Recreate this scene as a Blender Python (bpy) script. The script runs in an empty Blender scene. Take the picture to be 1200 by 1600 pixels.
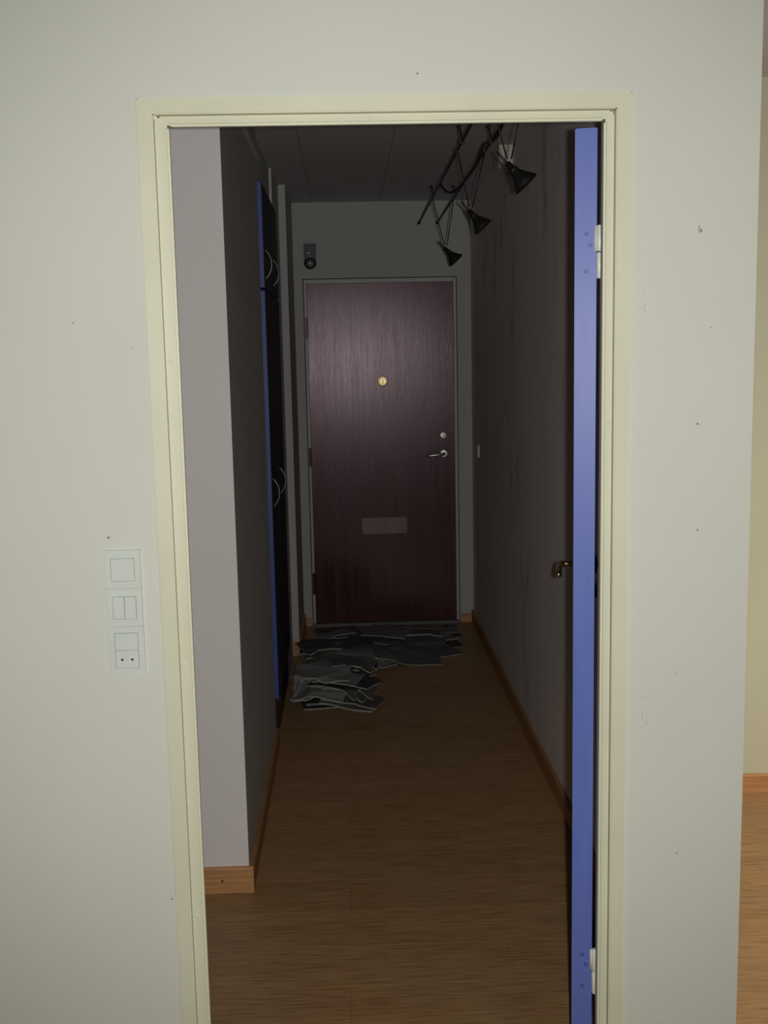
import bpy, bmesh, math, random
import numpy as np
from mathutils import Vector, Matrix
random.seed(11)
S = bpy.context.scene
COL = S.collection
R = math.radians

# ------------------------------------------------------------------ camera
cam_d = bpy.data.cameras.new('camera'); cam = bpy.data.objects.new('camera', cam_d); COL.objects.link(cam)
FPX = 1699.28
PITCH, YAW, ROLL = R(-8.0823), R(1.7308), R(-1.1837)
CAM = Vector((-.0801, -2.0446, 1.6165))
fw = Vector((math.sin(YAW)*math.cos(PITCH), math.cos(YAW)*math.cos(PITCH), math.sin(PITCH)))
r0 = Vector((math.cos(YAW), -math.sin(YAW), 0)); u0 = r0.cross(fw)
rv = r0*math.cos(ROLL) + u0*math.sin(ROLL); uv = -r0*math.sin(ROLL) + u0*math.cos(ROLL)
M = Matrix(((rv.x, uv.x, -fw.x), (rv.y, uv.y, -fw.y), (rv.z, uv.z, -fw.z))).to_4x4(); M.translation = CAM
cam.matrix_world = M
cam_d.sensor_fit = 'VERTICAL'; cam_d.sensor_height = 32.0; cam_d.sensor_width = 24.0
cam_d.lens = FPX / 1600 * 32.0
cam_d.clip_start = .02; cam_d.clip_end = 60
S.camera = cam

# ------------------------------------------------------------------ world, lights, exposure
w = bpy.data.worlds.new('world'); S.world = w; w.use_nodes = True
w.node_tree.nodes['Background'].inputs[0].default_value = (.75, .85, 1, 1)
w.node_tree.nodes['Background'].inputs[1].default_value = .02
vs = S.view_settings
vs.view_transform = 'Standard'; vs.look = 'None'; vs.gamma = 1; vs.use_curve_mapping = False; vs.exposure = 0.0

# the camera's own built-in flash, beside the lens (camera held upright)
fl = bpy.data.lights.new('camera_flash', 'SPOT'); fl.energy = 142; fl.spot_size = R(96); fl.spot_blend = .85; fl.shadow_soft_size = .012; fl.color = (1, .985, .955)
flo = bpy.data.objects.new('camera_flash', fl); flo.matrix_world = Matrix.Translation(rv*.042 + uv*.004) @ M; COL.objects.link(flo)
# daylight entering by the window of the right-hand part of the room
al = bpy.data.lights.new('window_daylight', 'AREA'); al.shape = 'RECTANGLE'; al.size = 2.2; al.size_y = 1.25; al.energy = 41; al.color = (1, .93, .80)
alo = bpy.data.objects.new('window_daylight', al); alo.location = (3.57, .62, 1.50); alo.rotation_euler = (0, R(90), 0); COL.objects.link(alo)
al.spread = R(130)
alo.rotation_euler = Vector((1, -.25, .70)).to_track_quat('Z', 'Y').to_euler()

# ------------------------------------------------------------------ materials
def srgb(r, g, b):
    f = lambda c: (c/255/12.92) if c/255 <= .04045 else ((c/255+.055)/1.055)**2.4
    return (f(r), f(g), f(b), 1)

class N:
    def __init__(s, name):
        s.m = bpy.data.materials.new(name); s.m.use_nodes = True; s.t = s.m.node_tree
        s.b = s.t.nodes['Principled BSDF']
    def n(s, typ, **kw):
        x = s.t.nodes.new(typ)
        for k, v in kw.items():
            if k.startswith('i_'):
                key = k[2:].replace('_', ' ')
                x.inputs[int(key) if key.isdigit() else key].default_value = v
            else: setattr(x, k, v)
        return x
    def l(s, a, b): s.t.links.new(a, b)
    def ramp(s, fac, stops, interp='LINEAR'):
        r = s.n('ShaderNodeValToRGB'); r.color_ramp.interpolation = interp
        el = r.color_ramp.elements
        while len(el) < len(stops): el.new(.5)
        for e, (p, c) in zip(el, stops): e.position = p; e.color = c if len(c) == 4 else (*c, 1)
        s.l(fac, r.inputs[0]); return r.outputs[0]
    def mix(s, fac, a, b, mode='MIX'):
        x = s.n('ShaderNodeMix', data_type='RGBA', blend_type=mode)
        for sock, v in ((x.inputs[0], fac), (x.inputs[6], a), (x.inputs[7], b)):
            if hasattr(v, 'links'): s.l(v, sock)
            else: sock.default_value = v
        return x.outputs[2]
    def bump(s, h, st, dist=.001):
        x = s.n('ShaderNodeBump'); x.inputs['Strength'].default_value = st; x.inputs['Distance'].default_value = dist
        s.l(h, x.inputs['Height']); s.l(x.outputs[0], s.b.inputs['Normal'])
    def pos(s, sc=(1, 1, 1), obj=False):
        g = s.n('ShaderNodeTexCoord').outputs['Object'] if obj else s.n('ShaderNodeNewGeometry').outputs['Position']
        mp = s.n('ShaderNodeMapping'); mp.inputs['Scale'].default_value = sc; s.l(g, mp.inputs[0]); return mp.outputs[0]
    def noise(s, vec, scale, detail=3, rough=.55):
        x = s.n('ShaderNodeTexNoise'); x.inputs['Scale'].default_value = scale; x.inputs['Detail'].default_value = detail; x.inputs['Roughness'].default_value = rough
        s.l(vec, x.inputs['Vector']); return x.outputs['Fac']

def plain(name, col, rough=.5, metal=0, coat=0, spec=.5, var=.06, vscale=12):
    k = N(name); p = k.pos()
    f = k.noise(p, vscale, 3)
    d = tuple(c*(1-var*2) for c in col[:3]) + (1,); u = tuple(min(1, c*(1+var)) for c in col[:3]) + (1,)
    k.l(k.ramp(f, [(.3, d), (.7, u)]), k.b.inputs['Base Color'])
    k.b.inputs['Roughness'].default_value = rough; k.b.inputs['Metallic'].default_value = metal
    k.b.inputs['Coat Weight'].default_value = coat; k.b.inputs['Specular IOR Level'].default_value = spec
    return k.m

def wallmat(name, col, scuffs=0.0, rough=.75, spec=.25, texture=.35):
    k = N(name); p = k.pos()
    big = k.noise(p, 1.7, 4, .6)
    d = tuple(c*.965 for c in col[:3]) + (1,)
    base = k.ramp(big, [(.35, d), (.65, col)])
    if scuffs:   # rubbed-in grime: tall soft streaks and blotches
        st = k.noise(k.pos((2.2, 2.2, .75)), 2.4, 5, .62)
        fac = k.ramp(st, [(.56, (0, 0, 0)), (.70, (scuffs,)*3)])
        base = k.mix(fac, base, tuple(c*.42 for c in col[:3]) + (1,))
    sp = k.n('ShaderNodeTexVoronoi', feature='F1'); sp.inputs['Scale'].default_value = 9; k.l(p, sp.inputs['Vector'])
    spk = k.ramp(sp.outputs['Distance'], [(.012, (.5,)*3), (.03, (0, 0, 0))])
    base = k.mix(spk, base, tuple(c*.6 for c in col[:3]) + (1,))
    k.l(base, k.b.inputs['Base Color'])
    wv = k.noise(k.pos((1, 1, .55)), 420, 2)
    k.bump(wv, texture, .0006)
    k.b.inputs['Roughness'].default_value = rough; k.b.inputs['Specular IOR Level'].default_value = spec
    return k.m

def laminate(name):
    k = N(name); p = k.pos()
    br = k.n('ShaderNodeTexBrick', offset=.37, offset_frequency=2, squash=1.0)
    for key, v in (('Scale', 1), ('Mortar Size', .0008), ('Mortar Smooth', .3), ('Bias', 0), ('Brick Width', .42), ('Row Height', .065)):
        br.inputs[key].default_value = v
    br.inputs['Color1'].default_value = (.0, .0, .0, 1); br.inputs['Color2'].default_value = (1, 1, 1, 1); br.inputs['Mortar'].default_value = (.2, .2, .2, 1)
    k.l(p, br.inputs['Vector'])
    tone = k.ramp(br.outputs['Color'], [(0, (.36, .208, .088)), (.5, (.385, .226, .098)), (1, (.41, .246, .109))])
    grain = k.noise(k.pos((1.6, 26, 1)), 5, 6, .65)
    g = k.ramp(grain, [(.36, (.66, .57, .50)), (.55, (1, 1, 1))])
    c = k.mix(1.0, tone, g, 'MULTIPLY')
    kn = k.noise(k.pos((4, 16, 1)), 3.1, 2)
    c = k.mix(k.ramp(kn, [(.69, (0, 0, 0)), (.78, (.55,)*3)]), c, (.25, .10, .035, 1))
    dirt = k.noise(k.pos((1, 1, 1)), 1.3, 5, .7)
    c = k.mix(k.ramp(dirt, [(.45, (0, 0, 0)), (.75, (.35,)*3)]), c, (.30, .22, .15, 1))
    k.l(c, k.b.inputs['Base Color'])
    rr = k.ramp(dirt, [(.3, (.34,)*3), (.7, (.52,)*3)]); k.l(rr, k.b.inputs['Roughness'])
    k.b.inputs['Specular IOR Level'].default_value = .35
    k.bump(grain, .06, .0005)
    return k.m

def wood(name, a, b, sc, rough=.45, coat=0, spec=.5, coatr=.2, noise_scale=5):
    k = N(name); g = k.noise(k.pos(sc), noise_scale, 6, .62)
    k.l(k.ramp(g, [(.32, a), (.68, b)]), k.b.inputs['Base Color'])
    k.b.inputs['Roughness'].default_value = rough; k.b.inputs['Specular IOR Level'].default_value = spec
    k.b.inputs['Coat Weight'].default_value = coat; k.b.inputs['Coat Roughness'].default_value = coatr
    k.bump(g, .12, .0006)
    return k.m

def mahogany(name):
    k = N(name)
    g = k.noise(k.pos((22, 1, .55)), 3.2, 7, .66)
    band = k.noise(k.pos((5.5, 1, .10)), 2.3, 2)
    c = k.ramp(g, [(.30, (.034, .008, .009)), (.52, (.080, .020, .021)), (.75, (.135, .036, .034))])
    c = k.mix(k.ramp(band, [(.35, (.0,)*3), (.6, (.65,)*3)]), c, (.022, .007, .0075, 1))
    k.l(c, k.b.inputs['Base Color'])
    k.b.inputs['Specular IOR Level'].default_value = .6
    k.b.inputs['Specular Tint'].default_value = (1, .80, .89, 1)
    sm = k.noise(k.pos((16, 1, .9)), 2.2, 5, .6)
    k.l(k.ramp(sm, [(.35, (.255,)*3), (.7, (.295,)*3)]), k.b.inputs['Roughness'])
    fine = k.noise(k.pos((150, 1, 2.5)), 3, 3)
    k.bump(fine, .42, .0006)
    return k.m

def newsprint(name, paper, ink, sc=1.0):
    k = N(name); o = k.pos((sc,)*3, True)
    br = k.n('ShaderNodeTexBrick', offset=.5); 
    for key, v in (('Scale', 1), ('Mortar Size', .0035), ('Mortar Smooth', .1), ('Brick Width', .055), ('Row Height', .011)): br.inputs[key].default_value = v
    br.inputs['Color1'].default_value = (.25,)*3 + (1,); br.inputs['Color2'].default_value = (1,)*3 + (1,); br.inputs['Mortar'].default_value = (1,)*3 + (1,)
    k.l(o, br.inputs['Vector'])
    blk = k.noise(o, 9, 1)
    f = k.ramp(blk, [(.47, (.1,)*3), (.50, (.85,)*3)], 'LINEAR')
    txt = k.mix(br.outputs['Color'], ink, paper)
    k.l(k.mix(f, paper, txt), k.b.inputs['Base Color'])
    k.b.inputs['Roughness'].default_value = .6; k.b.inputs['Specular IOR Level'].default_value = .3
    return k.m

WALL = wallmat('painted_wallpaper', (.605, .618, .55, 1))
STUB = wallmat('stub_wall_paint', (.80, .755, .73, 1))
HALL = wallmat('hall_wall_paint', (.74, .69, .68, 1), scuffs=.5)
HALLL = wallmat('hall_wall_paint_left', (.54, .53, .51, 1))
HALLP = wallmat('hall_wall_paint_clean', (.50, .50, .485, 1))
SIDE = wallmat('side_room_paint', (.60, .60, .455, 1))
CEIL = wallmat('ceiling_paint', (.55, .55, .55, 1), texture=.15)
LAM = laminate('beech_laminate')
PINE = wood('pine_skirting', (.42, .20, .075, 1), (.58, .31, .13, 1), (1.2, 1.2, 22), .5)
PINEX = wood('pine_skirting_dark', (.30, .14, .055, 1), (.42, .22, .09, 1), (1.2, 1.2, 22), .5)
CREAM = plain('cream_gloss_paint', (.63, .63, .475, 1), .38, var=.025, vscale=5)
BLUE = wood('blue_gloss_paint', (.112, .158, .455, 1), (.124, .172, .49, 1), (14, 14, .8), .42, spec=.32)
BLUE2 = plain('closet_blue_paint', (.040, .075, .31, 1), .5, var=.05)
NAVY = plain('dark_navy_laminate', (.022, .023, .036, 1), .6, spec=.25)
GREYP = plain('grey_frame_paint', (.47, .47, .45, 1), .45, var=.04)
MAHO = mahogany('mahogany_veneer')
BRASS = plain('brass', (.80, .60, .28, 1), .22, 1, var=.04)
CHROME = plain('worn_chrome', (.72, .71, .70, 1), .30, 1, var=.04)
CHROME2 = plain('dull_chrome', (.75, .74, .73, 1), .45, 1, var=.04)
BRASS2 = plain('worn_brass', (.85, .68, .36, 1), .38, 1, var=.06, vscale=60)
STEEL = plain('dull_steel', (.22, .22, .215, 1), .45, 1, var=.05)
BLACK = plain('black_metal', (.010, .010, .009, 1), .5, var=.1)
BLACKP = plain('black_plastic', (.016, .016, .017, 1), .4, var=.1)
DARKHOLE = plain('dark_hole', (.012, .012, .011, 1), .8, var=.1)
SCREW = plain('blue_painted_screw', (.025, .04, .14, 1), .5)
GONG = plain('gong_metal', (.55, .48, .45, 1), .30, .7)
SCUFF = plain('wall_scuff', (.36, .36, .31, 1), .8)
SPECK = plain('wall_speck', (.20, .19, .15, 1), .8)
PLAST = plain('white_switch_plastic', (.60, .645, .585, 1), .35, var=.015)
PLASTG = plain('grey_switch_seam', (.40, .44, .39, 1), .5, var=.02)
WBOX = plain('white_box_plastic', (.60, .58, .50, 1), .4, var=.03)
HINGEW = plain('white_painted_hinge', (.70, .72, .62, 1), .35, var=.02)
SLOT = wood('scratched_flap', (.14, .085, .07, 1), (.30, .22, .19, 1), (6, 6, 30), .4, noise_scale=6)
GLASS = plain('lamp_reflector', (.55, .55, .48, 1), .2, 1, var=.03)
PAGE = plain('page_edge', (.62, .61, .57, 1), .7)
SILL = plain('grey_worn_sill', (.16, .15, .14, 1), .6)
NEWS = [newsprint('newsprint_white', (.22, .218, .205, 1), (.10, .10, .10, 1)),
        newsprint('newsprint_grey', (.13, .13, .125, 1), (.06, .06, .06, 1), 1.3),
        newsprint('newsprint_dark', (.06, .058, .056, 1), (.03, .03, .03, 1), .8),
        newsprint('flyer_blue', (.05, .14, .26, 1), (.35, .37, .38, 1), .9)]

# ------------------------------------------------------------------ mesh helpers
class MB:
    def __init__(s): s.bm = bmesh.new()
    def box(s, x0, x1, y0, y1, z0, z1, bev=0, seg=2, mat=None):
        r = bmesh.ops.create_cube(s.bm, size=1)
        vsx = r['verts']
        bmesh.ops.transform(s.bm, matrix=Matrix.Translation(((x0+x1)/2, (y0+y1)/2, (z0+z1)/2)) @ Matrix.Diagonal((abs(x1-x0), abs(y1-y0), abs(z1-z0), 1)), verts=vsx)
        if bev:
            ed = list({e for v in vsx for e in v.link_edges})
            r = bmesh.ops.bevel(s.bm, geom=ed, offset=bev, segments=seg, affect='EDGES', clamp_overlap=True)
        return s
    def tube(s, pts, rad, n=10, caps=True):
        pts = [Vector(p) for p in pts]; rings = []
        rads = rad if isinstance(rad, (list, tuple)) else [rad]*len(pts)
        up = None
        for i, p in enumerate(pts):
            d = ((pts[min(i+1, len(pts)-1)] - pts[max(i-1, 0)])).normalized()
            if up is None: up = d.orthogonal().normalized()
            up = (up - d*up.dot(d)).normalized(); b = d.cross(up)
            rings.append([s.bm.verts.new(p + (up*math.cos(2*math.pi*k/n) + b*math.sin(2*math.pi*k/n))*rads[i]) for k in range(n)])
        for a, b in zip(rings, rings[1:]):
            for k in range(n): s.bm.faces.new((a[k], a[(k+1) % n], b[(k+1) % n], b[k]))
        if caps: s.bm.faces.new(rings[0][::-1]); s.bm.faces.new(rings[-1])
        return s
    def lathe(s, prof, origin, axis, n=24, caps=True):
        axis = Vector(axis).normalized(); u = axis.orthogonal().normalized(); v = axis.cross(u); o = Vector(origin); rings = []
        for (h, r) in prof:
            rings.append([s.bm.verts.new(o + axis*h + (u*math.cos(2*math.pi*k/n) + v*math.sin(2*math.pi*k/n))*max(r, 1e-5)) for k in range(n)])
        for a, b in zip(rings, rings[1:]):
            for k in range(n): s.bm.faces.new((a[k], a[(k+1) % n], b[(k+1) % n], b[k]))
        if caps: s.bm.faces.new(rings[0][::-1]); s.bm.faces.new(rings[-1])
        return s
    def prism(s, poly, axis, a, b):     # poly in the two other axes, extruded along axis from a to b
        def P(q, t): return {'x': (t, q[0], q[1]), 'y': (q[0], t, q[1]), 'z': (q[0], q[1], t)}[axis]
        A = [s.bm.verts.new(P(q, a)) for q in poly]; B = [s.bm.verts.new(P(q, b)) for q in poly]
        n = len(poly)
        for k in range(n): s.bm.faces.new((A[k], A[(k+1) % n], B[(k+1) % n], B[k]))
        s.bm.faces.new(A[::-1]); s.bm.faces.new(B); return s
    def build(s, name, mat, parent=None, smooth=False, loc=None):
        bmesh.ops.recalc_face_normals(s.bm, faces=s.bm.faces)
        me = bpy.data.meshes.new(name)
        if loc is not None: bmesh.ops.translate(s.bm, verts=s.bm.verts, vec=-Vector(loc))
        s.bm.to_mesh(me); s.bm.free()
        if smooth:
            for p in me.polygons: p.use_smooth = True
        me.materials.append(mat)
        o = bpy.data.objects.new(name, me); COL.objects.link(o)
        if loc is not None: o.location = loc
        if parent: o.parent = parent
        return o
def box(name, mat, parent, x0, x1, y0, y1, z0, z1, bev=0):
    return MB().box(x0, x1, y0, y1, z0, z1, bev).build(name, mat, parent)
def struct(o): o['kind'] = 'structure'; return o
def tag(o, label, cat, group=None):
    o['label'] = label; o['category'] = cat
    if group: o['group'] = group
    return o
def empty(name, loc=(0, 0, 0), rz=0):
    o = bpy.data.objects.new(name, None); COL.objects.link(o); o.location = loc; o.rotation_euler = (0, 0, rz); o.empty_display_size = .1
    return o

# ------------------------------------------------------------------ room shell
ZC = 2.525
XL, XR, XW = -.421, .655, .685          # hall left wall, hall right wall, free end of the front wall
YS, YE, YSIDE = 1.122, 4.466, 1.742     # stub wall, entrance wall, wall of the side part
XO, XI, HO, HI = .447, .396, 2.083, 2.040
TW = .09

fl_base = struct(MB().box(-2.7, 3.7, -4.6, 4.7, -.10, -.009).build('floor', LAM))
# laminate boards: each one a part of the floor
BW, BL = .195, 1.29
meshes = {}
def board(x0, x1, y0, y1):
    k = (round(x1-x0, 4), round(y1-y0, 4))
    if k not in meshes:
        mb = MB().box(0, k[0]-.0004, 0, k[1]-.0004, -.008, 0, .0003, 1)
        o = mb.build('plank', LAM, fl_base); meshes[k] = o.data
    else:
        o = bpy.data.objects.new('plank', meshes[k]); COL.objects.link(o); o.parent = fl_base
    o.location = (x0, y0, 0)
row = 0; y = -1.17
while y < YE:
    y1 = min(y+BW, YE)
    mid = (y+y1)/2
    spans = []
    if y1 <= .001: spans = [(-1.6, 3.58)]
    elif mid < YSIDE: spans = [(-1.6 if mid < YS else XL, XR+.02), (XW, 3.58)]
    else: spans = [(XL-.02, XR+.02)]
    off = [(0, .43, .86)[row % 3]][0]
    for (a, b) in spans:
        x = a - ((a + 10 - off) % BL)
        while x < b-.001:
            xa, xb = max(x, a), min(x+BL, b)
            if xb-xa > .03: board(xa, xb, y, y1)
            x += BL
    y = y1; row += 1

# ceiling slab, its panels over the hall
ceil = struct(MB().box(-2.7, 3.7, -4.6, 4.7, ZC, ZC+.1).build('ceiling', CEIL))
for (a, b) in ((-.9, -.2608), (-.2592, .1292), (.1308, XR)):
    box('panel', CEIL, ceil, a, b, .095 if a > -.5 else YS+.1, YE, ZC-.010, ZC+.002, .0004)

# front wall with the doorway
mb = MB(); mb.box(-2.6, -XO+.006, 0, TW, 0, ZC); mb.box(XO-.006, XW, 0, TW, 0, ZC); mb.box(-XO+.006, XO-.006, 0, TW, HO-.006, ZC)
wf = struct(mb.build('wall_front', WALL))
for (x, z, r_) in ((.579, 1.837, .0045), (.580, 1.480, .0035), (.584, 1.276, .003), (.058, 2.121, .003), (-.582, 1.691, .0025), (-.540, 1.290, .004), (-.455, .560, .003), (.601, 1.66, .002), (.555, .62, .0025)):
    r_ *= .6; MB().lathe([(-.001, r_), (.0003, r_), (.0004, r_*.6)], (x, 0, z), (0, -1, 0), 12).build('nail_hole', SPECK, wf)
# small empty picture bracket left in the wall
box('wall_plug', PLASTG, wf, .574, .577, -.004, .001, 1.832, 1.846, .0008)
# scuff marks: small flecks where the paint is rubbed off
for (x0, x1, z0, z1, n) in ((.470, .482, 1.655, 1.735, 16), (.478, .494, .880, .965, 22), (.545, .553, .985, .992, 4)):
    m = MB()
    for k in range(n):
        x, z, L = random.uniform(x0, x1), random.uniform(z0, z1), random.uniform(.001, .0045)
        m.box(x, x+.0007, -.0003, .0003, z, z+L)
    m.build('scuff_mark', SCUFF, wf)
struct(box('wall_left', WALL, None, -2.7, -2.6, -4.6, 4.7, 0, ZC))
struct(box('wall_back', WALL, None, -2.7, 3.7, -4.7, -4.6, 0, ZC))
mb = MB()                                   # right wall, with a window opening
mb.box(3.6, 3.7, -4.6, -.85, 0, ZC); mb.box(3.6, 3.7, 1.55, 4.7, 0, ZC); mb.box(3.6, 3.7, -.85, 1.55, 0, .75); mb.box(3.6, 3.7, -.85, 1.55, 2.15, ZC)
struct(mb.build('wall_right', SIDE))
win = MB()
for a in ((-.85, -.79, .75, 2.15), (1.49, 1.55, .75, 2.15), (-.79, 1.49, .75, .81), (-.79, 1.49, 2.09, 2.15), (.33, .37, .81, 2.09)):
    win.box(3.62, 3.68, a[0], a[1], a[2], a[3], .004)
wn = struct(win.build('window_1', CREAM))
gm = N('window_glass'); gm.b.inputs['Transmission Weight'].default_value = 1; gm.b.inputs['Roughness'].default_value = .02
for a, b in ((-.80, .34), (.36, 1.50)): box('pane', gm.m, wn, 3.648, 3.652, a, b, .80, 2.10)
struct(box('wall_side_room', SIDE, None, XW, 3.6, YSIDE, YSIDE+.1, 0, ZC))
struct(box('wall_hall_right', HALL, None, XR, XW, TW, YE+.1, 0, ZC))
struct(box('wall_stub', STUB, None, -1.7, XL-.0005, YS, YS+.1, 0, ZC))
struct(box('wall_passage', HALLP, None, -1.7, -1.6, TW, YS, 0, ZC))
mb = MB(); mb.box(XL-.1, XL, YS+.0005, 2.40, 0, ZC); mb.box(XL-.1, XL, 3.30, 3.8, 0, ZC)
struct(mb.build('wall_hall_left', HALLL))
XP = -.384
struct(box('wall_pier', HALLP, None, XP-.2, XP, 3.8, YE, 0, ZC))
EL, ER, EH = -.3095, .5476, 2.05
FL, FR, FT = -.336, .576, 2.085
mb = MB(); mb.box(-.7, FL+.003, YE, YE+.1, 0, ZC); mb.box(FR-.003, XR+.03, YE, YE+.1, 0, ZC); mb.box(FL+.003, FR-.003, YE, YE+.1, FT-.003, ZC)
struct(mb.build('wall_entry', HALLP))
struct(box('wall_dark_backing', BLACKP, None, -.7, .75, YE+.101, YE+.13, 0, ZC))  # black backing sheet, added so the gaps round the door frame stay dark

# skirting boards (rounded top edge)
def skirt_x(name, x0, x1, y, h=.078, t=.014, mat=PINE, s=-1):   # runs along x, on a wall face at y; s = side it stands on
    t *= s
    poly = [(y, 0), (y+t, 0), (y+t, h-.006), (y+t*.75, h-.0015), (y+t*.45, h), (y, h)]
    return struct(MB().prism(poly, 'x', x0, x1).build(name, mat))
def skirt_y(name, y0, y1, x, h=.078, t=.014, mat=PINE, s=1):
    t *= s
    poly = [(x, 0), (x+t, 0), (x+t, h-.006), (x+t*.75, h-.0015), (x+t*.45, h), (x, h)]
    return struct(MB().prism(poly, 'y', y0, y1).build(name, mat))
bs = skirt_x('baseboard_stub', -1.6, XL+.014, YS, .081)
MB().lathe([(0, .0035), (.0012, .0035), (.0014, .002)], (-.503, YS-.0138, .040), (0, -1, 0), 12).build('nail_hole', DARKHOLE, bs)
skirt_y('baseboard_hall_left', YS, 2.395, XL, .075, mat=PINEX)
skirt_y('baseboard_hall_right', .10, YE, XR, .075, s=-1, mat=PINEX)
skirt_x('baseboard_entry_left', XP, FL-.002, YE, .05)
skirt_x('baseboard_entry_right', FR+.002, XR-.014, YE, .05)
skirt_x('baseboard_pier', XL-.02, XP+.012, 3.8, .078, .012)
skirt_y('baseboard_pier_side', 3.788, YE-.014, XP, .078, .012)
skirt_x('baseboard_side_room', XW, 3.6, YSIDE, .072)
# thin cable moulding high on the left hall wall
struct(MB().box(XL, XL+.016, YS+.0, 2.40, 2.395, 2.412, .003).build('trim_1', HALLP))

# ------------------------------------------------------------------ doorway frame (cream)
frame = struct(empty('trim_2', (0, 0, 0)))
def mitred(name, x_out, x_in, z_out, z_in, y0, y1, bev, mat, parent, wider=0):
    # two jambs and a head, mitred at the corners: three parts
    d = x_out-x_in
    for sx in (-1, 1):
        m = MB(); xi = x_in - (wider if sx < 0 else 0)
        q = [(sx*x_out, 0), (sx*xi, 0), (sx*xi, z_in), (sx*x_out, z_out)]
        m.prism(q, 'y', y0, y1)
        if bev: bmesh.ops.bevel(m.bm, geom=m.bm.edges[:], offset=bev, segments=2, affect='EDGES', clamp_overlap=True)
        m.build(name, mat, parent)
    m = MB(); m.prism([(-x_out, z_out), (-x_in+wider, z_in), (x_in, z_in), (x_out, z_out)], 'y', y0, y1)
    if bev: bmesh.ops.bevel(m.bm, geom=m.bm.edges[:], offset=bev, segments=2, affect='EDGES', clamp_overlap=True)
    m.build(name.replace('side', 'head'), mat, parent)
mitred('side_casing', XO, .4175, HO, 2.0545, -.011, .026, .0022, CREAM, frame)
mitred('side_stop', .4195, .3985, 2.0565, 2.0365, .004, .022, .0045, CREAM, frame, .0065)
mitred('side_jamb', XO-.004, .4145, HO-.004, 2.0525, 0.021, .098, .0015, CREAM, frame)
for (x, z) in ((-.416, 2.052), (-.029, 2.046), (-.408, 1.617), (-.409, 1.037), (.409, 1.486), (-.408, .52)):
    MB().lathe([(0, .0042), (.002, .0040), (.0026, .0025)], (x, .0045, z), (0, -1, 0), 14).build('nail_head', CREAM, frame)

# ------------------------------------------------------------------ blue door, standing open
TH = R(12.9)
dl, dth, dh = .805, .0425, 2.046
door = struct(empty('door_1', (.4105, .112, 0), -TH))   # local +y runs along the leaf, -x is its thickness
leaf = MB().box(-dth, 0, 0, dl, .012, dh, .0018).build('leaf', BLUE, door)
for z in (1.812, .305):
    hp = MB().box(-.0335, -.0035, -.0008, .004, z-.052, z+.052, .0004).build('hinge_plate', BLUE, door)
    for zz, xx in ((.036, -.020), (.014, -.0125), (-.036, -.020)):
        MB().lathe([(0, .0040), (.0005, .0038), (.0004, .0022), (-.001, .0018)], (xx, -.0006, z+zz), (0, -1, 0), 14).build('screw', SCREW, hp)
    m = MB(); m.lathe([(0, .0055), (.002, .0068), (.048, .0068), (.050, .005)], (.0062, .000, z+.001), (0, 0, 1), 16); m.box(-.004, .004, -.0025, .0015, z+.002, z+.050, .0005)
    m.build('hinge_knuckle', HINGEW, door, True)
    m = MB(); m.lathe([(0, .005), (.002, .0068), (.048, .0068), (.050, .0055)], (.0062, .000, z-.051), (0, 0, 1), 16)
    m.build('hinge_knuckle', HINGEW, door, True)
HY, HZ = dl-.062, 1.050
for s, x0 in ((-1, -dth), (1, 0)):
    rose = MB().lathe([(0, .025), (.004, .025), (.0065, .022), (.007, .011)], (x0, HY, HZ), (s, 0, 0), 24).build('handle_rose', BRASS, door, True)
    pts = [(x0+s*.004, HY, HZ), (x0+s*.036, HY, HZ), (x0+s*.045, HY-.002, HZ-.0005), (x0+s*.050, HY-.008, HZ-.001), (x0+s*.052, HY-.020, HZ-.002), (x0+s*.052, HY-.07, HZ-.006), (x0+s*.051, HY-.112, HZ-.008), (x0+s*.051, HY-.118, HZ-.008)]
    MB().tube(pts, [.0085, .0085, .0088, .009, .009, .0088, .0085, .005], 14).build('lever_handle', BRASS, door, True)
    es = MB().lathe([(0, .021), (.004, .021), (.006, .018), (.0062, .004)], (x0, HY, HZ-.072), (s, 0, 0), 24).build('key_rose', BRASS, door, True)
    MB().lathe([(0, .003), (.009, .003), (.012, .0015)], (x0, HY, HZ-.070), (s, 0, 0), 10).build('key_tip', CHROME, door, True)
MB().box(-dth*.5-.011, -dth*.5+.011, dl-.001, dl+.0025, HZ-.12, HZ+.12, .001).build('lock_plate', STEEL, door)

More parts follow.
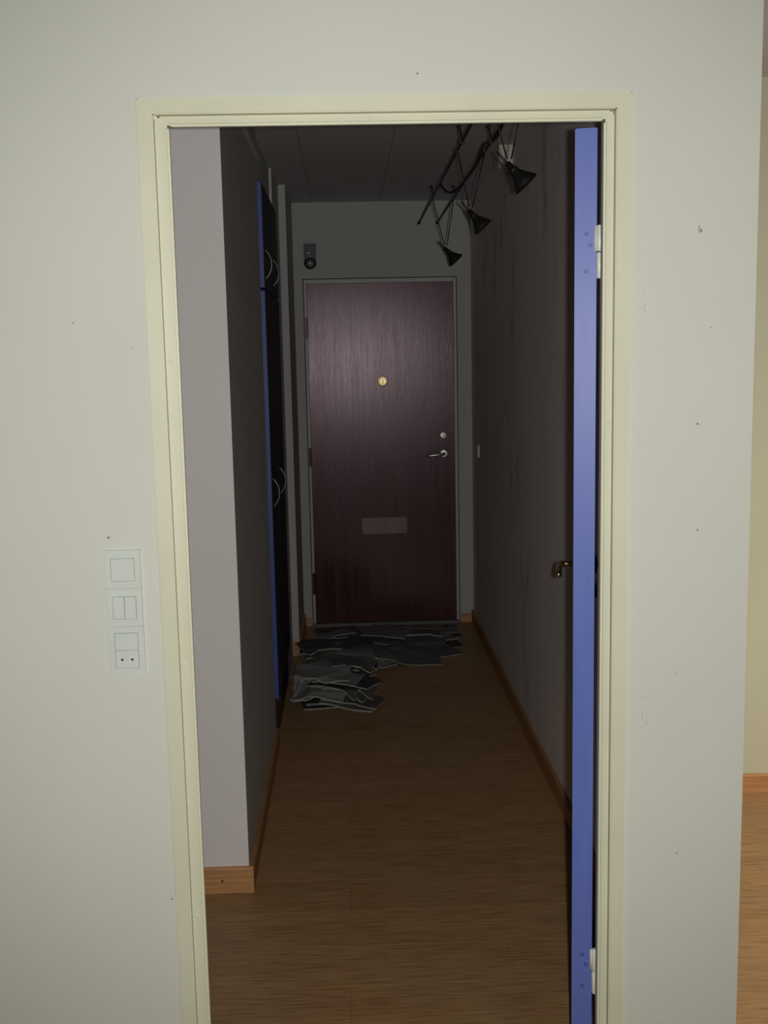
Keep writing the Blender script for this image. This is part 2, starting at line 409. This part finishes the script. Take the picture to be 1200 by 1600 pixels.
# ------------------------------------------------------------------ switch panel
sw = tag(empty('switch_panel', (-.5155, 0, 1.146)), 'white triple panel of light switches and a socket beside the cream frame', 'light switch')
def swx(name, mat, x0, x1, y0, y1, z0, z1, bev, parent=sw): return MB().box(x0, x1, y0, y1, z0, z1, bev).build(name, mat, parent)
PW = .0335
for i, (zt, zb, it, ib) in enumerate(((.1205, .0467, .1050, .0605), (.0463, -.0273, .0315, -.0130), (-.0277, -.1205, -.0395, -.1090))):
    fr = MB(); o_, i_ = PW, .0225       # plate as a picture frame round its insert
    for (a, b, c, d) in ((-o_, -i_, zb, zt), (i_, o_, zb, zt), (-i_, i_, it, zt), (-i_, i_, zb, ib)):
        fr.box(a, b, -.0070, .001, c, d)
    fr.build('cover_plate', PLAST, sw)
    swx('seam', PLASTG, -i_, i_, -.004, .001, ib, it, 0)
    g = .0009
    if i == 0: swx('rocker', PLAST, -i_+g, i_-g, -.0092, -.003, ib+g, it-g, .0012)
    elif i == 1:
        swx('rocker', PLAST, -i_+g, -.0006, -.0092, -.003, ib+g, it-g, .0010); swx('rocker', PLAST, .0006, i_-g, -.0098, -.003, ib+g, it-g, .0010)
    else:
        swx('rocker', PLAST, -i_+g, i_-g, -.0088, -.003, -.0731, it-g, .0010)
        sk = swx('socket_face', PLAST, -i_+g, i_-g, -.0094, -.003, ib+g, -.0737, .0010)
        for xx in (-.0095, .0095):
            MB().lathe([(0, .0024), (.0003, .0024)], (xx, -.00935, -.0915), (0, -1, 0), 14).build('socket_hole', DARKHOLE, sk)

# ------------------------------------------------------------------ entrance door
ent = struct(empty('door_2', ((EL+ER)/2, YE, 0)))
def E_(m, name, mat, parent=ent, smooth=False):
    o = m.build(name, mat, None, smooth); o.parent = parent
    o.matrix_parent_inverse = Matrix.Translation((-(EL+ER)/2, -YE, 0)); return o
E_(MB().box(EL, ER, YE-.016, YE+.03, .022, EH, .002), 'leaf', MAHO)
sp = E_(MB().lathe([(0, .031), (.006, .031), (.010, .027), (.0105, .022), (.006, .020), (.0055, .001)], (.125, YE-.016, 1.478), (0, -1, 0), 28), 'brass_lock', BRASS2, smooth=False)
E_(MB().lathe([(.004, .0165), (.011, .0165), (.012, .0145)], (.125, YE-.016, 1.478), (0, -1, 0), 20), 'lock_core', BRASS2)
E_(MB().box(.1230, .1270, YE-.0305, YE-.0275, 1.466, 1.487), 'key_slot', DARKHOLE)
E_(MB().lathe([(0, .021), (.004, .021), (.008, .017), (.009, .009), (.016, .009), (.018, .006)], (.481, YE-.016, 1.148), (0, -1, 0), 24), 'lock_knob', CHROME2)
E_(MB().lathe([(0, .024), (.005, .024), (.009, .020), (.0095, .010)], (.482, YE-.016, 1.040), (0, -1, 0), 24), 'handle_rose', CHROME2)
hy = YE-.016
E_(MB().tube([(.482, hy-.004, 1.040), (.482, hy-.040, 1.040), (.478, hy-.050, 1.040), (.468, hy-.056, 1.0395), (.445, hy-.058, 1.038), (.41, hy-.058, 1.034), (.378, hy-.056, 1.031), (.372, hy-.056, 1.031)], [.009, .009, .0095, .0095, .009, .0085, .0075, .004], 14), 'lever_handle', CHROME, smooth=True)
sl = E_(MB().box(-.017, .253, YE-.021, YE-.014, .562, .661, .0025), 'letter_flap', SLOT)
E_(MB().box(-.013, .249, YE-.0225, YE-.020, .651, .657, .001), 'flap_hinge', SLOT)
fr = MB()
for sx, (a, b) in ((0, (FL+.009, EL-.002)), (1, (ER+.002, FR-.009))):
    E_(MB().box(a, b, YE-.013, YE+.06, 0, FT-.009, .002), 'frame_side', GREYP)
    E_(MB().box(a+(.012 if sx == 0 else -.0), b+(0 if sx == 0 else -.012), YE-.021, YE-.010, 0, FT-.021, .002), 'frame_lip', GREYP)
E_(MB().box(EL-.002, ER+.002, YE-.013, YE+.06, EH+.002, FT-.009, .002), 'frame_head', GREYP)
E_(MB().box(EL-.002, ER+.002, YE-.019, YE-.010, EH+.002, FT-.021, .002), 'frame_lip', GREYP)
for z0, z1 in ((1.733, 1.856), (.978, 1.090), (.198, .329)):
    h = E_(MB().lathe([(0, .008), (z1-z0, .008)], (EL-.006, YE-.021, z0), (0, 0, 1), 12), 'hinge', MAHO)
    E_(MB().box(EL-.016, EL+.003, YE-.0205, YE-.012, z0, z1, .001), 'hinge_leaf', MAHO)
E_(MB().box(EL-.02, ER+.02, YE-.045, YE+.05, -.002, .018, .004), 'threshold', SILL)

# doorbell above the entrance door
bell = tag(empty('doorbell', (-.285, YE, 2.172)), 'black doorbell plate with shiny round gong above the entrance door', 'doorbell')
MB().box(-.036, .036, -.016, .001, .020, .110, .004).build('back_plate', BLACKP, bell)
MB().box(-.014, .000, -.0185, -.015, .052, .060, .001).build('push_button', STEEL, bell)
MB().lathe([(0, .036), (.010, .036), (.016, .030), (.018, .02)], (0, 0, 0), (0, -1, 0), 28).build('gong_rim', BLACKP, bell, True)
MB().lathe([(.012, .021), (.020, .020), (.028, .015), (.033, .008), (.034, .001)], (0, 0, -.004), (0, -1, 0), 28).build('gong', GONG, bell, True)

# light switch on the right hall wall
ls = tag(empty('light_switch', (XR, 4.13, 1.078)), 'small white light switch on the hall wall close to the entrance door', 'light switch')
MB().box(-.008, .001, -.036, .036, -.036, .036, .002).build('cover_plate', WBOX, ls)
MB().box(-.010, -.006, -.022, .022, -.022, .022, .0015).build('rocker', WBOX, ls)

# ------------------------------------------------------------------ blue closet let into the left hall wall
cl = tag(empty('closet', (XL, 2.40, 0)), 'tall blue closet with bow handles built into the left hall wall', 'closet')
DX0, DX1 = .001, .0165      # door leaf, local x (proud of the wall)
m = MB(); m.box(-.52, -.02, .005, .895, 0, 2.33); m.build('carcass', BLUE2, cl)
MB().box(-.045, .0008, .0, .905, 0, .197).build('plinth', BLACKP, cl)
MB().box(-.05, -.012, .0, .90, 2.325, ZC-.002, .001).build('top_filler', HALLP, cl)
for y0 in (0, .451):
    for z0, z1, hz in ((.20, 1.892, 1.073), (1.904, 2.314, 1.997)):
        d_ = MB().box(DX0-.022, DX1-.0008, y0+.0015, y0+.4475, z0, z1, .0012).build('closet_door', BLUE2, cl)
        MB().box(DX1-.003, DX1, y0+.003, y0+.446, z0+.0015, z1-.0015, .0003).build('door_face', NAVY, d_)
        pts = []
        for k in range(15):
            t = k/14; a = (t-.5)*2
            pts.append((DX1 - .002 + .031*(1-a*a)**.8 if abs(a) < 1 else DX1-.002, y0+.030, hz + a*.062))
        hd = MB().tube(pts, .0042, 10).build('handle', STEEL, d_, True)
        hd.parent = d_

# ------------------------------------------------------------------ lamp rail under the hall ceiling
RZ, RX1, RX2 = 2.318, .316, .4135
rail = tag(empty('lamp_rail', ((RX1+RX2)/2, .62, RZ)), 'pair of thin black low-voltage rods hung under the hall ceiling', 'lamp rail')
def W_(m, name, mat, parent, smooth=True):
    o = m.build(name, mat, None, smooth); o.parent = parent
    o.matrix_parent_inverse = Matrix.Translation(-parent.location); return o
for x in (RX1, RX2):
    W_(MB().tube([(x, .62, RZ), (x, 3.86, RZ)], .0042, 8), 'rod', BLACK, rail)
    W_(MB().tube([(x, 3.83, RZ), (x, 3.875, RZ)], .0075, 8), 'end_cap', BLACK, rail)
for x in (RX1, RX2):
    W_(MB().tube([(x, .80, RZ-.006), (x, .80, ZC-.008)], .0036, 8), 'hanger', BLACK, rail)
    W_(MB().lathe([(0, .016), (.006, .015), (.016, .006)], (x, .80, ZC-.002), (0, 0, -1), 14), 'ceiling_cup', BLACK, rail)
    W_(MB().box(x-.008, x+.008, .79, .81, RZ-.008, RZ+.008, .002), 'clamp', BLACK, rail, False)
    for yy, hh in ((1.68, .052), (2.90, .045)):
        W_(MB().tube([(x, yy, RZ-.004), (x-.006, yy, RZ+hh*.8), (x-.008, yy, RZ+hh*.82), (x-.009, yy, RZ+hh)], [.0032, .0032, .0065, .0060], 8), 'clamp_pin', BLACK, rail)
        W_(MB().box(x-.008, x+.008, yy-.010, yy+.010, RZ-.008, RZ+.008, .002), 'clamp', BLACK, rail, False)
cab = []
for k in range(13):
    t = k/12
    cab.append((RX1 + (RX2-RX1)*t, 2.52-.42*t*t, RZ-.006-.055*math.sin(math.pi*t)*(1-.4*t)))
W_(MB().tube(cab, .0045, 8), 'jumper_cable', BLACK, rail)
cab = [(RX2+.004, 2.1-.1*k, RZ+.012+.02*math.sin(k*.9)) for k in range(13)]
W_(MB().tube(cab, .0045, 8), 'feed_cable', BLACK, rail)

def lamp(y, zn, dx, label, tilt):
    xn = (RX1+RX2)/2+dx
    L = tag(empty('spot_lamp', (xn, y, zn)), label, 'spotlight', 'cone spotlights on the hall rail')
    for x in (RX1, RX2):
        W_(MB().tube([(x, y, RZ+.004), (x + (xn-x)*.88, y, zn+.018)], .0022, 6), 'wire', BLACK, L)
        W_(MB().box(x-.006, x+.006, y-.008, y+.008, RZ-.007, RZ+.008, .002), 'clip', BLACK, L, False)
    ax = Vector((math.sin(tilt), -.12, -math.cos(tilt))).normalized()
    o = Vector((xn, y, zn))
    W_(MB().tube([o-ax*.052, o-ax*.046, o+ax*.004], [.0015, .0030, .0042], 8), 'stem', BLACK, L)
    W_(MB().lathe([(-.012, .004), (-.010, .0085), (.010, .0095), (.012, .0125), (.020, .0135)], o, ax, 18), 'lamp_holder', BLACK, L)
    W_(MB().lathe([(.014, .0105), (.026, .014), (.045, .024), (.066, .0375), (.0675, .0372), (.066, .0355), (.045, .0215), (.026, .0115), (.020, .003)], o, ax, 28), 'shade', BLACK, L)
    W_(MB().lathe([(.022, .004), (.026, .0095), (.040, .016), (.042, .0155), (.041, .001)], o, ax, 20), 'bulb', GLASS, L)
    return L
lamp(1.0, 2.125, .008, 'black cone spotlight hanging in front of the white transformer box', R(42))
lamp(1.84, 2.110, -.004, 'black cone spotlight hanging in the middle of the three on the rail', R(40))
lamp(2.97, 2.093, .012, 'black cone spotlight hanging nearest the entrance door', R(42))
tb = tag(empty('transformer_box', (.625, 2.80, 2.515)), 'small white transformer box in the corner under the hall ceiling', 'transformer')
MB().box(-.031, .031, 0, .16, -.098, .002, .004).build('housing', WBOX, tb)
MB().box(-.027, .027, -.003, .002, -.092, -.004, .002).build('front_cover', WBOX, tb)

# ------------------------------------------------------------------ newspapers and mail on the hall floor
# Every newspaper is laid on the ones below it: its leaves are draped over the height field of what lies
# there already, with some stiffness, so that no two pass through each other.
KINDS = [(.26, .17, 3, .005, .0005, 0, .0011), (.24, .16, 3, .006, .0006, 1, .0013), (.37, .27, 2, .003, .0006, 1, .0008), (.21, .15, 3, .007, .0005, 0, .0014),
         (.27, .18, 4, .004, .0005, 1, .0010), (.42, .30, 1, .003, .0010, 2, .0), (.23, .16, 1, .003, .0005, 0, .0), (.26, .18, 3, .005, .0006, 2, .0011),
         (.07, .05, 2, .001, .0002, 3, .0004), (.24, .17, 3, .007, .0008, 2, .0014)]
HC = .005; HX0, HY0 = -.60, 2.50
HM = np.zeros((280, 420))                    # height of the heap over the floor, cells of HC
def drop(kind, x, y, rz, label, group, name='newspaper', stiff=10):
    w_, d_, layers, curl, ruffle, mi, splay = KINDS[kind]
    rn = random.Random(int(x*1e4) + int(y*1e5) + kind)
    ca, sa = math.cos(rz), math.sin(rz)
    ex = abs(w_/2*ca) + abs(d_/2*sa) + .007; ey = abs(w_/2*sa) + abs(d_/2*ca) + .007
    y = min(y, YE-.050-ey)                                           # clear of the threshold
    x = max(x, (XP+.016 if y+ey > 3.78 else -.400) + ex); x = min(x, XR-.018-ex)   # clear of pier, closet and skirting
    nx, ny = max(4, int(w_/.011)+1), max(4, int(d_/.011)+1)
    U = np.linspace(-.5, .5, nx); V = np.linspace(-.5, .5, ny)
    dx, dy = w_/(nx-1), d_/(ny-1)
    h = math.hypot(dx, dy) + .0045; k = int(h/HC)+1
    B = np.zeros((nx, ny))
    for i in range(nx):
        for j in range(ny):
            px, py = x + U[i]*w_*ca - V[j]*d_*sa, y + U[i]*w_*sa + V[j]*d_*ca
            ci, cj = int((px-HX0)/HC), int((py-HY0)/HC)
            B[i, j] = HM[max(0, ci-k):ci+k+1, max(0, cj-k):cj+k+1].max()
    S = B.copy()
    for it in range(stiff):                                          # stiffness: bridge hollows, never sink below the support
        P = np.pad(B, 1, mode='edge')
        B = np.maximum(S, (P[:-2, 1:-1] + P[2:, 1:-1] + P[1:-1, :-2] + P[1:-1, 2:])/4)
    B += .0003
    th, gap, ph0 = .0011, rn.uniform(.0002, .0004), rn.uniform(0, 6)
    bm = bmesh.new(); T = np.zeros((nx, ny)); base = float(B.min())
    for L in range(layers):
        ox, oy = (0, 0) if L == 0 else (rn.uniform(-.003, .001), rn.uniform(-.002, .002))
        an = 0 if L == 0 else rn.uniform(-.012, .012); c2, s2 = math.cos(an), math.sin(an)
        sp = splay*rn.uniform(.6, 1.2)*L; wk = w_*(1 if L == 0 else rn.uniform(.95, 1.0)); ph = ph0 + rn.uniform(-.2, .2)
        top, bot = [], []
        for i in range(nx):
            for j in range(ny):
                u, v = U[i], V[j]
                hh = B[i, j] + L*(th+gap) + curl*(max(0, .2-u))**2*(.7+.6*v) + ruffle*(1+math.sin(6*u+ph+3.3*v))*(.25+abs(u)) + sp*((.5-u)**1.3*.8 + max(0, -v)**1.5*.8)
                xx, yy = .5*w_-(.5-u)*wk, v*d_
                X, Y = xx*c2-yy*s2+ox, xx*s2+yy*c2+oy
                top.append(bm.verts.new((X, Y, hh+th-base))); bot.append(bm.verts.new((X, Y, hh-base)))
                T[i, j] = max(T[i, j], hh+th)
        I = lambda i, j: i*ny+j
        for i in range(nx-1):
            for j in range(ny-1):
                bm.faces.new((top[I(i, j)], top[I(i+1, j)], top[I(i+1, j+1)], top[I(i, j+1)]))
                bm.faces.new((bot[I(i, j)], bot[I(i, j+1)], bot[I(i+1, j+1)], bot[I(i+1, j)]))
        for i in range(nx-1):
            for j in (0, ny-1):
                q = (bot[I(i, j)], bot[I(i+1, j)], top[I(i+1, j)], top[I(i, j)]); bm.faces.new(q if j == 0 else q[::-1]).material_index = 1
        for j in range(ny-1):
            for i in (0, nx-1):
                q = (bot[I(i, j+1)], bot[I(i, j)], top[I(i, j)], top[I(i, j+1)]); bm.faces.new(q if i == 0 else q[::-1]).material_index = 1
    me = bpy.data.meshes.new(name); bm.to_mesh(me); bm.free(); me.materials.append(NEWS[mi]); me.materials.append(PAGE)
    o = bpy.data.objects.new(name, me); COL.objects.link(o); o.location = (x, y, base); o.rotation_euler = (0, 0, rz)
    # raise the height field under its footprint
    P = np.pad(T, 1, mode='edge')
    T2 = np.max([P[a:a+nx, b:b+ny] for a in range(3) for b in range(3)], axis=0)
    gi, gj = np.meshgrid(np.arange(HM.shape[0]), np.arange(HM.shape[1]), indexing='ij')
    X = (gi+.5)*HC + HX0 - x; Y = (gj+.5)*HC + HY0 - y
    lx, ly = X*ca+Y*sa, -X*sa+Y*ca
    m = (np.abs(lx) < w_/2+.006) & (np.abs(ly) < d_/2+.006)
    ii = np.clip(np.round((lx/w_+.5)*(nx-1)).astype(int), 0, nx-1); jj = np.clip(np.round((ly/d_+.5)*(ny-1)).astype(int), 0, ny-1)
    HM[m] = np.maximum(HM[m], T2[ii, jj][m])
    tone = {0: 'pale', 1: 'grey', 2: 'dark'}.get(mi, '')
    if name == 'newspaper': label = ('broad ' if w_ > .3 else 'small ' if w_ < .235 else '') + tone + ' ' + label
    tag(o, label, 'newspaper' if name == 'newspaper' else 'magazine', group)
    return o
rnd = random.Random(5)
GA, LA_ = 'newspapers fanned out beside the closet', 'folded newspaper in the fanned heap on the floor beside the closet'
GB, LB_ = 'mail lying under the letter flap', 'loose newspaper lying on the floor in front of the entrance door'
# the heap in front of the entrance door
for (k, x, y, a) in ((5, .30, 3.98, 12), (5, .10, 4.16, -8), (2, -.10, 4.24, 20), (5, .33, 4.22, 4), (2, -.15, 4.00, 35), (4, .02, 3.98, -28), (2, .20, 4.28, -4), (7, -.18, 4.28, 8),
                     (5, .14, 3.80, -14), (2, .30, 3.78, 24), (4, .00, 3.74, 40), (7, -.10, 3.76, 60), (2, .12, 4.02, 30), (6, .42, 4.24, 10), (0, .36, 4.05, 28), (2, .22, 3.92, -26),
                     (6, .06, 4.30, 14), (1, -.08, 4.10, -40), (7, -.06, 3.88, 75), (4, .28, 4.12, 8), (6, .20, 3.72, -20), (2, -.13, 3.62, 24), (7, -.08, 3.56, 62), (3, .02, 3.58, -52), (0, .10, 4.06, -16), (6, .33, 4.28, -10), (3, -.20, 4.14, 22), (2, .19, 3.66, 2)):
    drop(k, x, y, R(a), LB_, GB)
# the fanned heap beside the closet
for (k, x, y, a) in ((4, -.20, 3.30, 15), (7, -.24, 3.10, -20), (9, -.22, 2.94, 10), (4, -.12, 3.16, 4), (7, -.25, 3.36, 50), (4, -.22, 3.20, 82), (9, -.25, 3.0, 100), (3, -.29, 3.14, 70)):
    drop(k, x, y, R(a), LA_, GA)
def low_spot(cands, w_, d_):                  # of a few places in the heap, the one where it is lowest
    best = None
    for (x, y, a) in cands:
        ci, cj = int((x-HX0)/HC), int((y-HY0)/HC); p, q = int(w_*.5/HC), int(d_*.5/HC)
        hgt = HM[max(0, ci-p):ci+p, max(0, cj-q):cj+q].max()
        if best is None or hgt < best[0]: best = (hgt, x, y, a)
    return best[1:]
for i in range(30):
    k = (4, 1, 3, 7, 0, 4, 9, 1)[i % 8]
    cands = []
    for c in range(14):
        t = rnd.random()
        cands.append((rnd.uniform(-.25, -.085), 3.38 - .48*t, 14 - 28*t + rnd.gauss(0, 8)))
    x, y, a = low_spot(cands, *KINDS[k][:2])
    drop(k, x, y, R(a), LA_, GA)
for (k, x, y, a) in ((1, -.26, 3.42, 70), (3, -.28, 3.50, 60), (9, -.27, 3.36, 110), (3, -.265, 2.95, 40), (0, -.235, 2.885, -3)):
    drop(k, x, y, R(a), LA_, GA)
drop(8, -.165, 2.955, R(20), 'blue-covered flyer lying on top of the newspaper heap', None, 'magazine')
